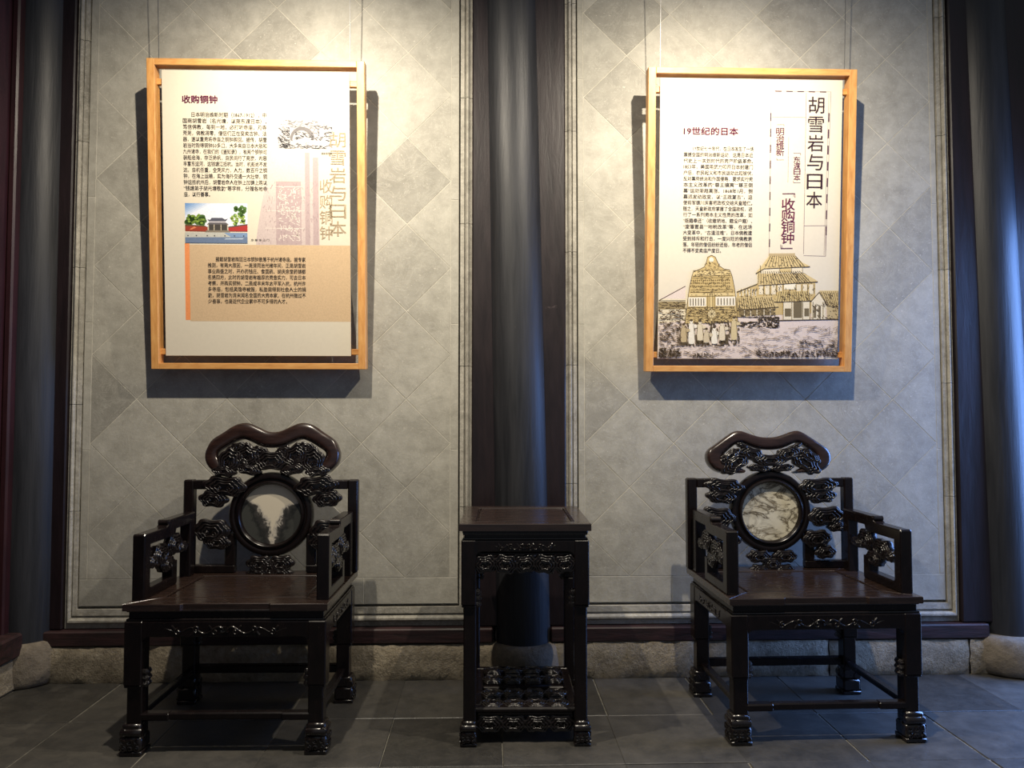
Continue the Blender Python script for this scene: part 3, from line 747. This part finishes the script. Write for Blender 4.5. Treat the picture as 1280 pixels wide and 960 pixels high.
# ---- poster with the photograph
t, bd, pw, ph = make_poster('oak-framed text poster with a colour photo of a red-walled gate', -1.606, -0.590, 1.488, 2.945, -0.040, -0.155, -1.542, -0.664, 1.552, 2.896, (-1.560, -0.662))
def mpL(x, y): return ((x - 202) / 236.0 * pw, ph - (y - 90) / 355.0 * ph)
hL = ph / 355.0; wL = pw / 236.0
def TL(st, x, yb, wpx, hpx): p = mpL(x, yb); return (st, p[0], p[1], wpx * wL if wpx else None, hpx * hL)
obj('headline_text', text_mesh([TL('收购铜钟', 227.5, 130.5, 44, 9.5)], 'ink_purple', 0.030), bd)
body = ['日本明治维新时期（1867-1912），中', '国商胡雪岩（名光墉，以商东渡日本），', '笃信佛教，每到一地，必打听寺庙，见寺', '荒芜，佛教凋零，僧侣们正在变卖古钟、法', '器，遂以重资将寺庙之铜钟购回。据传，胡雪',
        '岩当时购得铜钟50多口，大多来自日本大阪和', '九州诸寺，在我们的《鉴知录》，有两个铜钟可', '装船启海，存泛扬帆，自民间行了商旅，内容', '丰富东运河，这钱塘江抵杭。当时，机船尚不发', '达，自机任重，全凭风力，人力，数百斤之铜',
        '钟，在海上运输，实为海外交通一大壮举，铜', '钟运抵杭州后，胡雪岩命人在钟上加铸上购以', '“钱塘弟子胡光墉敬助”等字样，分赠各地寺', '庙，以行善事。']
rows = []
for k, st in enumerate(body):
    yb = 147.5 + 7.58 * k
    rows.append(TL(st, 239 if k == 0 else 228, yb, (94 if k == 0 else (33 if k == 13 else 105)), 6.0))
obj('body_text', text_mesh(rows, 'ink_dark', 0.012, 0.0012, 1), bd)
p = Prt(mpL, 1); p.col((206, 178, 142)).rect(234, 305.5, 437.9, 401.5); p.build('text_box', 'print', bd)
p = Prt(mpL, 1); p.col((236, 148, 90)).rect(228, 304, 234, 400); p.build('orange_strip', 'print', bd)
low = ['据载胡雪岩购回日本铜钟散落于杭州诸寺庙。据专家', '推测，有两大原因，一是清同治光绪年间，正是胡雪岩', '事业鼎盛之时，开办的钱庄、食国药、胡庆余堂药铺都', '名扬四方，此时的胡雪岩有雄厚的资金实力，可去日本', '考察，并购买铜钟。二是咸丰末年太平军入杭，杭州许', '多寺庙，包括灵隐寺被毁，私塾需得到社会人士的捐', '助，胡雪岩为清末闻名全国的大资本家，在杭州做过不', '少善事，也是近代企业家中不可多得的人才。']
rows = [TL(st, 267 if k == 0 else 257, 326.5 + 7.5 * k, 114 if k == 0 else (100 if k == 7 else 124), 5.8) for k, st in enumerate(low)]
obj('box_text', text_mesh(rows, 'ink_dark', 0.012, 0.0016, 1), bd)
# faded bell behind the text, with pale vertical titles
rr = random.Random(11)
p = Prt(mpL, 0)
for k in range(24):                       # the bell print fades out upwards
    ya, yb_ = 192 + 4.725 * k, 192 + 4.725 * (k + 1); f = min(1.0, k / 13)
    xa = lambda y: 318 + max(0.0, 305.4 - y) ** 1.25 * 0.058
    p.cur = lin(tuple(a + (b_ - a) * f for a, b_ in zip((218, 209, 192), (198, 182, 178)))); p.lay = 1
    p.poly([(xa(ya), ya), (399, ya), (399, yb_), (xa(yb_), yb_)])
p.col((178, 158, 158)).rect(381, 190, 387, 305).rect(391, 196, 398, 305).rect(344, 226, 376, 305)
p.col((212, 198, 190))
for y in (232, 262, 284): p.rect(330, y, 380, y + 1.2)
p.col((222, 210, 200)).flecks(rr, 346, 232, 374, 300, 90, 2, 6, 0.9, 0.0).flecks(rr, 346, 232, 374, 300, 60, 2, 6, 0.9, 1.57)
p.col((166, 146, 148)).flecks(rr, 322, 225, 398, 304, 120, 2, 6, 0.7, 1.57, lambda x, y: x > 336 - (y - 200) * 0.15)
p.build('faded_bell_print', 'print', bd)
rows = [TL(ch, 412, 183 + 22.2 * k, 21, 19) for k, ch in enumerate('胡雪岩与日本')] + [TL(ch, 399.5, 240 + 19.5 * k, 16, 17) for k, ch in enumerate('收购铜钟')]
obj('faded_title_text', text_mesh(rows, 'ink_tan', 0.008, 0.0012), bd)
# old bridge engraving
p = Prt(mpL, 1)
p.col((186, 182, 180)).rect(347, 150, 416, 185)
p.col((246, 244, 240)).poly([(347, 150), (360, 147), (376, 147), (396, 152), (416, 151), (416, 149), (347, 149)]).poly([(347, 148), (416, 148), (416, 153), (394, 153), (376, 149), (362, 150), (347, 157)])
p.col((116, 112, 112)).poly([(363, 175)] + [(378 + 15.5 * math.cos(a), 173 - 15 * math.sin(a)) for a in [PI - PI * k / 12 for k in range(13)]] + [(391, 175), (388, 170)] + [(377 + 11.5 * math.cos(a), 174 - 11.5 * math.sin(a)) for a in [PI * k / 12 for k in range(13)]] + [(366, 176)])
p.col((70, 68, 70)).flecks(rr, 347, 158, 362, 184, 90, 2, 6, 0.8, 0.6).flecks(rr, 368, 164, 392, 174, 40, 2, 5, 0.8, 0.0).flecks(rr, 392, 156, 416, 176, 70, 2, 5, 0.8, 0.2).flecks(rr, 348, 178, 416, 185, 60, 3, 9, 0.7, 0.1)
p.col((120, 116, 116)).flecks(rr, 350, 150, 412, 162, 90, 2, 6, 0.6, -0.1)
p.col((250, 248, 244)).flecks(rr, 366, 174, 412, 181, 14, 6, 16, 1.6, 0.2).rect(400, 160, 405, 170)
p.build('bridge_engraving', 'print', bd)
obj('caption_text', text_mesh([TL('胡庆余堂桥', 402, 192.5, 14, 3), TL('净 慈 寺 山 门', 312, 301, 23, 3)], 'ink_dark', 0.01, 0.0014, 1), bd)
# colour photograph: sky, trees, gate, red walls, forecourt
p = Prt(mpL, 1)
X0, Y0 = 229, 254; sx_, sy_ = 79 / 815.0, 49.5 / 505.0
q = lambda x, y: (X0 + (x - 93) * sx_, Y0 + (y - 145) * sy_)
def PP(pts): return [q(*a) for a in pts]
for k in range(8):
    f = k / 7; p.col((int(96 + 130 * f), int(140 + 90 * f), int(196 + 46 * f))).poly(PP([(93 + 420 * f * .8, 145), (905, 145), (905, 450), (93, 450 - 10 * f), (93, 145 + 300 * f * .6)] if k else [(93, 145), (905, 145), (905, 450), (93, 450)]))
p.col((70, 104, 44))
for _ in range(26): p.ell(*q(rr.uniform(100, 340), rr.uniform(310, 410)), 4.2, 3.0, 9)
p.col((128, 158, 62))
for _ in range(22): p.ell(*q(rr.uniform(120, 330), rr.uniform(290, 400)), 1.9, 1.3, 8)
p.col((84, 122, 54))
for _ in range(24): p.ell(*q(rr.uniform(745, 875), rr.uniform(165, 410)), 2.6, 2.4, 9)
p.col((150, 176, 84))
for _ in range(20): p.ell(*q(rr.uniform(690, 870), rr.uniform(290, 415)), 1.8, 1.3, 8)
p.col((96, 72, 46)).poly(PP([(93, 415), (350, 430), (380, 445), (93, 445)])); p.col((150, 56, 34)).poly(PP([(93, 436), (385, 445), (385, 505), (93, 500)]))
p.col((214, 124, 84)).poly(PP([(150, 478), (210, 440), (240, 455), (180, 480)]))
p.col((84, 70, 62)).poly(PP([(655, 440), (905, 405), (905, 420), (655, 455)])); p.col((170, 46, 42)).poly(PP([(655, 455), (905, 420), (905, 500), (655, 500)]))
p.col((78, 80, 94)).poly(PP([(440, 330), (580, 330), (610, 350), (650, 340), (620, 372), (405, 372), (385, 350), (420, 355)]))
p.col((176, 172, 178)).poly(PP([(415, 372), (620, 372), (630, 395), (400, 395)])); p.col((92, 88, 92)).poly(PP([(400, 392), (630, 392), (660, 415), (380, 415)]))
p.col((64, 60, 56)).poly(PP([(392, 415), (645, 415), (645, 490), (392, 490)]))
p.col((196, 184, 160))
for x in (392, 465, 555, 640): p.poly(PP([(x, 415), (x + 10, 415), (x + 10, 490), (x, 490)]))
p.col((128, 118, 104)).poly(PP([(370, 488), (665, 488), (680, 515), (355, 515)]))
p.col((186, 186, 178)).poly(PP([(93, 515), (905, 515), (905, 585), (93, 585)])); p.col((122, 148, 184)).poly(PP([(600, 520), (905, 520), (905, 580), (700, 580)]))
p.col((104, 122, 152)).poly(PP([(93, 580), (905, 572), (905, 650), (93, 650)])); p.col((176, 190, 206)).poly(PP([(620, 590), (860, 586), (840, 602), (600, 604)]))
p.col((60, 58, 60))
for x in (130, 240, 380, 475, 610, 735, 855): p.ell(*q(x, 558), 0.9, 0.9, 8)
p.build('gate_photo', 'print', bd)

# ---- poster with the bell drawing
t, bd, pw, ph = make_poster('oak-framed poster with a sepia drawing of a great bell and tiled-roof building', 0.760, 1.772, 1.480, 2.938, -0.040, -0.155, 0.820, 1.708, 1.543, 2.890, (0.822, 1.722))
def mpR(x, y):
    v = (y - 101) / 348.0
    for _ in range(3):
        xl = 827 - 7 * v; w_ = 228 + 2 * v; u = (x - xl) / w_; ty = 98 + 6 * u; by = 448 + 2 * u; v = (y - ty) / (by - ty)
    return (min(max(u, 0.001), 0.999) * pw, (1 - min(max(v, 0.001), 0.999)) * ph)
hR = ph / 348.0; wR = pw / 229.0
def TR(st, x, yb, wpx, hpx): p = mpR(x, yb); return (st, p[0], p[1], wpx * wR if wpx else None, hpx * hR)
obj('headline_text', text_mesh([TR('19世纪的日本', 855.5, 168.5, 68, 9.5)], 'ink_purple', 0.030), bd)
body = ['19世纪七十年代，在日本发生了一场', '震撼全国的明治维新运动，这是日本近', '代史上一次划时代的资产阶级革命。', '1853年，美国用武力叩开日本封建门', '户后，农民起义和市民运动此起彼伏，', '反对幕府统治和外国侵略，要求实行资', '本主义改革的“尊王攘夷”“尊王倒', '幕”运动渐趋高涨。1868年1月，倒', '幕派发动政变，以“王政复古”，迫',
        '使将军德川庆喜把政权交给天皇睦仁。', '随之，天皇新政府掌握了全国政权，进', '行了一系列资本主义性质的改革，如', '“版籍奉还”（收缴领地、籍没户籍）、', '“废藩置县”“地税改革”等，在这场', '大变革中，“古道法难”，日本佛教遭', '受到排斥和打击，一度兴旺的佛教衰', '落，年轻的僧侣纷纷还俗，年老的僧侣', '不得不变卖庙产度日。']
rows = [TR(st, (867 if k == 0 else 855.2 - 0.13 * k), 188.3 + 7.45 * k, 76 if k == 0 else (48 if k == 17 else 87), 5.6) for k, st in enumerate(body)]
obj('body_text', text_mesh(rows, 'ink_dark', 0.012, 0.0012, 1), bd)
rows = [TR(ch, 1011.5 - 0.5 * k, 144 + 23.4 * k, 20, 20.5) for k, ch in enumerate('胡雪岩与日本')]
obj('title_text', text_mesh(rows, 'ink_plum', 0.004, 0.0016), bd)
for rows in ([TR(ch, 971, 170 + 8.6 * k, 10, 9) for k, ch in enumerate('明治维新')], [TR(ch, 993, 204.5 + 7.5 * k, 8.5, 7.6) for k, ch in enumerate('东渡日本')], [TR(ch, 978 - 0.3 * k, 263 + 14 * k, 16.5, 14.5) for k, ch in enumerate('收购铜钟')]):
    obj('subtitle_text', text_mesh(rows, 'ink_purple', 0.011, 0.0016), bd)
p = Prt(mpR, 2); p.col((92, 62, 80))
# corner brackets of the quoted titles
for (x, y, w_, h_, fl) in ((972, 157.5, 9, 2.6, 1), (972, 201, 9, 2.6, -1), (993, 193, 9, 2.6, 1), (993, 229.5, 9, 2.6, -1)):
    p.line(x, y, x + w_, y, 0.7); p.line(x + (w_ if fl > 0 else 0), y, x + (w_ if fl > 0 else 0), y + h_ * fl, 0.7)
for (x, y, w_, fl) in ((979, 243, 16, 1), (977, 311, 15, -1)):
    p.line(x, y, x + w_, y, 1.6); e = x + (w_ if fl > 0 else 0); p.line(e, y, e, y + 5 * fl, 0.9); p.line(e - 1.7 * fl, y, e - 1.7 * fl, y + 4 * fl, 0.7)
# thin table lines and the dashed border
p.col((120, 100, 110))
for a in ((1009, 119, 1006, 318, .6), (966, 148, 1008, 149, .5), (1006.5, 283, 1036, 283, .6), (1006, 320, 1034, 321, .6), (1034, 284, 1034, 321, .6), (987, 173, 986, 229, .5), (965, 118, 962, 322, .4), (1040, 118, 1034, 321, .5), (1037.5, 120, 1032, 320, .4), (968, 116, 1040, 118, .4)): p.line(*a)
p.col((74, 44, 62))
for k in range(9):
    y = 143 + 19.5 * k; p.line(964.6 - 0.012 * (y - 143), y, 964.4 - 0.012 * (y - 143), y + 10, 1.5)
for k in range(8):
    y = 144 + 20 * k; p.line(1037.6 - 0.02 * (y - 144), y, 1037.3 - 0.02 * (y - 144), y + 11, 1.7)
for k in range(5): p.line(970 + 14 * k, 116.2 + .4 * k, 978 + 14 * k, 116.5 + .4 * k, 1.4)
p.build('title_border', 'print', bd)
# sepia drawing
rr = random.Random(21)
p = Prt(mpR, 1)
INK = (74, 58, 34); TAN = (206, 184, 132); LT = (226, 214, 186); PK = (222, 206, 196)
p.col(PK).poly([(821, 382), (860, 384), (1052, 388), (1051, 448), (820, 448)])
p.col(LT).poly([(821, 374), (858, 362), (858, 400), (821, 404)]); p.col(PK).poly([(824, 372), (856, 356), (856, 373)])
p.col(INK).line(822, 375, 856, 357, 1.0).line(822, 375, 856, 375, 0.8)
p.col((150, 132, 92)).rect(821, 376, 856, 386); p.col(INK).flecks(rr, 821, 376, 857, 400, 130, 1.5, 5, 0.8, 0.1)
# right-hand buildings
p.col((196, 172, 118)).poly([(921, 364), (946, 355), (960, 342), (1000, 342), (1021, 350), (1021, 392), (921, 396)])
p.col(LT)
for x in range(924, 948, 4): p.rect(x, 361, x + 1.8, 370)
p.col(TAN).poly([(947, 338), (1000, 338), (1024, 352), (1021, 354), (948, 357)])        # middle roof
p.col(LT).rect(951, 331, 1005, 342); p.col(TAN).rect(976, 332, 990, 341)
p.col((210, 188, 136)).poly([(963, 319), (994, 319), (1005, 329), (1014, 333), (1004, 335), (956, 336), (945, 342), (952, 333)])   # top roof
p.col((180, 160, 120)).rect(962, 317, 995, 320.5)
p.col(LT)
for x in (949, 957, 965, 973, 997, 1005, 1013): p.rect(x, 356, x + 5.5, 368)
p.col((236, 228, 204)).rect(981, 355, 996, 362)
p.col(TAN).poly([(920, 371), (965, 370), (974, 383), (970, 386), (920, 388)])      # left low roof
p.col((204, 182, 126)).poly([(974, 364), (1011, 364), (1016, 376), (984, 378), (968, 377)])   # porch roof
p.col(LT).rect(980, 377, 1014, 400).poly([(1016, 377), (1026, 367), (1034, 377), (1034, 400), (1016, 400)])
p.col(TAN).poly([(1026, 364), (1050, 364), (1051, 384), (1037, 384)]); p.col((188, 168, 124)).rect(1036, 384, 1051, 400)
p.col((110, 96, 66)).rect(993, 378, 1004, 398).rect(982, 386, 990, 396).rect(1007, 386, 1013, 396).rect(1019, 383, 1022, 398).rect(1025, 383, 1028, 398)
p.col((130, 112, 74)).rect(923, 386, 968, 394)
p.col(LT)
for x in (930, 938, 946, 955, 963): p.rect(x, 386, x + 1, 395)
p.col(INK)
for (a, b_, c, d_) in ((963, 994, 320, 335), ): 
    for k in range(13): p.line(964 + 2.6 * k, 320, 957 + 4.2 * k, 334, 0.6)
for k in range(20): p.line(949 + 2.7 * k, 339, 948 + 3.6 * k, 355, 0.6)
for k in range(17): p.line(921 + 2.7 * k, 372, 922 + 3.0 * k, 387, 0.6)
for k in range(14): p.line(975 + 2.7 * k, 365, 972 + 3.2 * k, 377, 0.6)
for k in range(9): p.line(1028 + 2.7 * k, 365, 1037 + 2.0 * k, 384, 0.6)
for a in ((945, 342, 956, 336, .9), (956, 336, 1014, 334, .9), (948, 357, 1024, 353, 1.0), (921, 365, 947, 355, 1.0), (920, 388, 974, 384, 1.0), (968, 378, 1016, 377, 1.0), (1015, 378, 1026, 366, 1.0), (1026, 366, 1037, 384, 1.0), (921, 396, 975, 398, .7), (972, 401, 1051, 400, 1.2)): p.line(*a)
for x in (951, 975.5, 990.5, 1004.5): p.line(x, 332, x, 341, .6)
for x in (955, 963, 971, 980, 996, 1004, 1011, 1019): p.line(x, 356, x, 367, .6)
for x in (980, 991, 1005, 1014, 1018, 1031): p.line(x, 378, x, 400, .7)
p.flecks(rr, 923, 386, 970, 397, 70, 1.5, 4, .7, 0.1).flecks(rr, 949, 356, 1020, 370, 60, 1.2, 3.5, .5, 1.4).flecks(rr, 1016, 380, 1050, 400, 60, 1.5, 4, .7, 0.8)
p.flecks(rr, 947, 396, 975, 410, 110, 1.5, 5, 1.1, 0.0).flecks(rr, 924, 402, 950, 410, 40, 2, 8, .8, 0.0)
# bell
bell = [(855, 404), (857, 388), (859, 372), (861, 358), (864, 345), (866, 339), (874, 336), (880, 333), (883, 326), (884, 321), (889, 318.5), (894, 321), (896, 326), (899, 332), (905, 336), (912, 337), (915, 345), (918, 360), (920, 378), (922, 402)]
p.col((196, 172, 116)).poly(bell)
p.col((214, 192, 138)).poly([(864, 345), (866, 339), (880, 337), (905, 337), (912, 338), (914, 343)]).rect(859, 366, 919, 369).rect(886, 366, 890, 404)
p.col((232, 224, 204)).ell(889, 324, 3, 3, 12).rect(855.5 + 4, 371, 882, 382.5).rect(894, 370.5, 919, 382)
p.col((110, 90, 50))
for y in (337.5, 344.5, 347, 362, 365, 370, 384, 387.5, 391, 395):
    h_ = (y - 337) / 67; p.line(866 - 10 * h_, y, 912 + 9 * h_, y - 0.4, 0.7)
for x in (884, 886.5, 890, 892.5): p.line(x, 366, x, 404, 0.6)
for k in range(20):
    for (yy, dy) in ((350, 0), (353.5, .4), (357.5, .8)):
        p.ell(863.5 - dy + k * (2.52 + .05 * dy), yy, 0.85, 1.1, 7)
p.col(INK)
for k in range(6):
    p.line(862 + 3.4 * k, 372.5, 862 + 3.4 * k, 381.5, 1.1); p.line(897 + 3.9 * k, 372.5, 897 + 3.9 * k, 381, 1.1)
for a, b_ in zip(bell[:-1], bell[1:]): p.line(*a, *b_, 0.7)
p.flecks(rr, 858, 384, 920, 404, 120, 1.5, 5, .6, 0.0).flecks(rr, 880, 326, 899, 337, 40, 1, 3, .5, 0.8).flecks(rr, 866, 338, 912, 345, 50, 1.5, 4, .5, 0.1)
inb = lambda x, y: y > 338 and x > 866 - 11 * (y - 339) / 63 and x < 912 + 9 * (y - 339) / 63 and not (370 < y < 383 and (859 < x < 882 or 894 < x < 919))
p.flecks(rr, 856, 338, 921, 369, 260, 1.0, 3.0, .55, 0.0, inb).flecks(rr, 856, 383, 922, 404, 200, 1.0, 3.5, .6, 0.1, inb)
p.flecks(rr, 924, 360, 948, 371, 40, 1.0, 4, .5, 1.5).flecks(rr, 955, 320, 1004, 334, 60, 1, 3, .45, 0.8, lambda x, y: abs(x - 979) < 14 + (y - 320) * 1.0).flecks(rr, 950, 340, 1018, 354, 120, 1, 3, .45, 0.9, lambda x, y: abs(x - 982) < 25 + (y - 340) * .6).flecks(rr, 922, 371, 970, 387, 100, 1, 4, .45, 0.9).flecks(rr, 976, 365, 1014, 377, 70, 1, 4, .45, 0.9).flecks(rr, 1030, 366, 1050, 384, 50, 1, 4, .45, 0.8)
p.col((214, 196, 150)).ell(889, 392, 5, 5, 14); p.col(INK)
for k in range(8): p.line(889, 392, 889 + 4.6 * math.cos(k * PI / 4), 392 + 4.6 * math.sin(k * PI / 4), .5)
# crowd under the bell: small standing and walking figures
p.col((92, 76, 50)).flecks(rr, 848, 400, 924, 432, 190, 2, 6, 1.3, 1.2).rect(848, 418, 858, 431).rect(868, 418, 880, 430).rect(900, 418, 910, 430)
for (x, y, h_, c) in ((863, 401, 32, (236, 228, 210)), (874, 402, 26, (220, 206, 176)), (892, 410, 22, (236, 228, 210)), (882, 412, 18, (206, 190, 158)), (902, 404, 24, (222, 208, 180)), (917, 398, 30, (208, 190, 146)), (853, 406, 24, (190, 170, 130))):
    p.col(c).poly([(x - 3, y + 3), (x + 3, y + 3), (x + 4.5, y + h_ * .5), (x + 3.4, y + h_ * .9), (x - 3.4, y + h_ * .9), (x - 4.2, y + h_ * .5)]).poly([(x + 2, y + 4), (x + 8, y + 5), (x + 8, y + 8), (x + 3, y + 9)])
    p.col(c).ell(x, y + .6, 2.1, 2.5, 10); p.col(INK).ell(x, y - 1.2, 2.0, 1.6, 8).line(x - 2.4, y + h_ * .88, x - 3.2, y + h_, 1.0).line(x + 2.2, y + h_ * .88, x + 3.4, y + h_, 1.0).line(x - 3.2, y + 4, x - 4.2, y + h_ * .6, .6).line(x + 3.2, y + 8, x + 4.2, y + h_ * .7, .6)
# ground
p.col((120, 100, 76)).flecks(rr, 821, 388, 850, 446, 170, 2, 7, .8, 0.05).flecks(rr, 850, 430, 1050, 446, 160, 2, 12, .6, 0.0).flecks(rr, 924, 408, 1050, 430, 90, 3, 16, .5, 0.0)
p.col(INK).flecks(rr, 821, 434, 848, 447, 90, 1.5, 4, 1.4, 0.8).flecks(rr, 944, 438, 1050, 447, 190, 1.5, 4, 1.2, 0.7).flecks(rr, 862, 440, 890, 447, 40, 1.5, 3.5, 1.2, 0.8).flecks(rr, 1000, 426, 1050, 438, 60, 1.5, 4, .9, 0.3).flecks(rr, 822, 400, 850, 432, 60, 1.5, 4, 1.0, 0.2)
p.build('bell_drawing', 'print', bd)
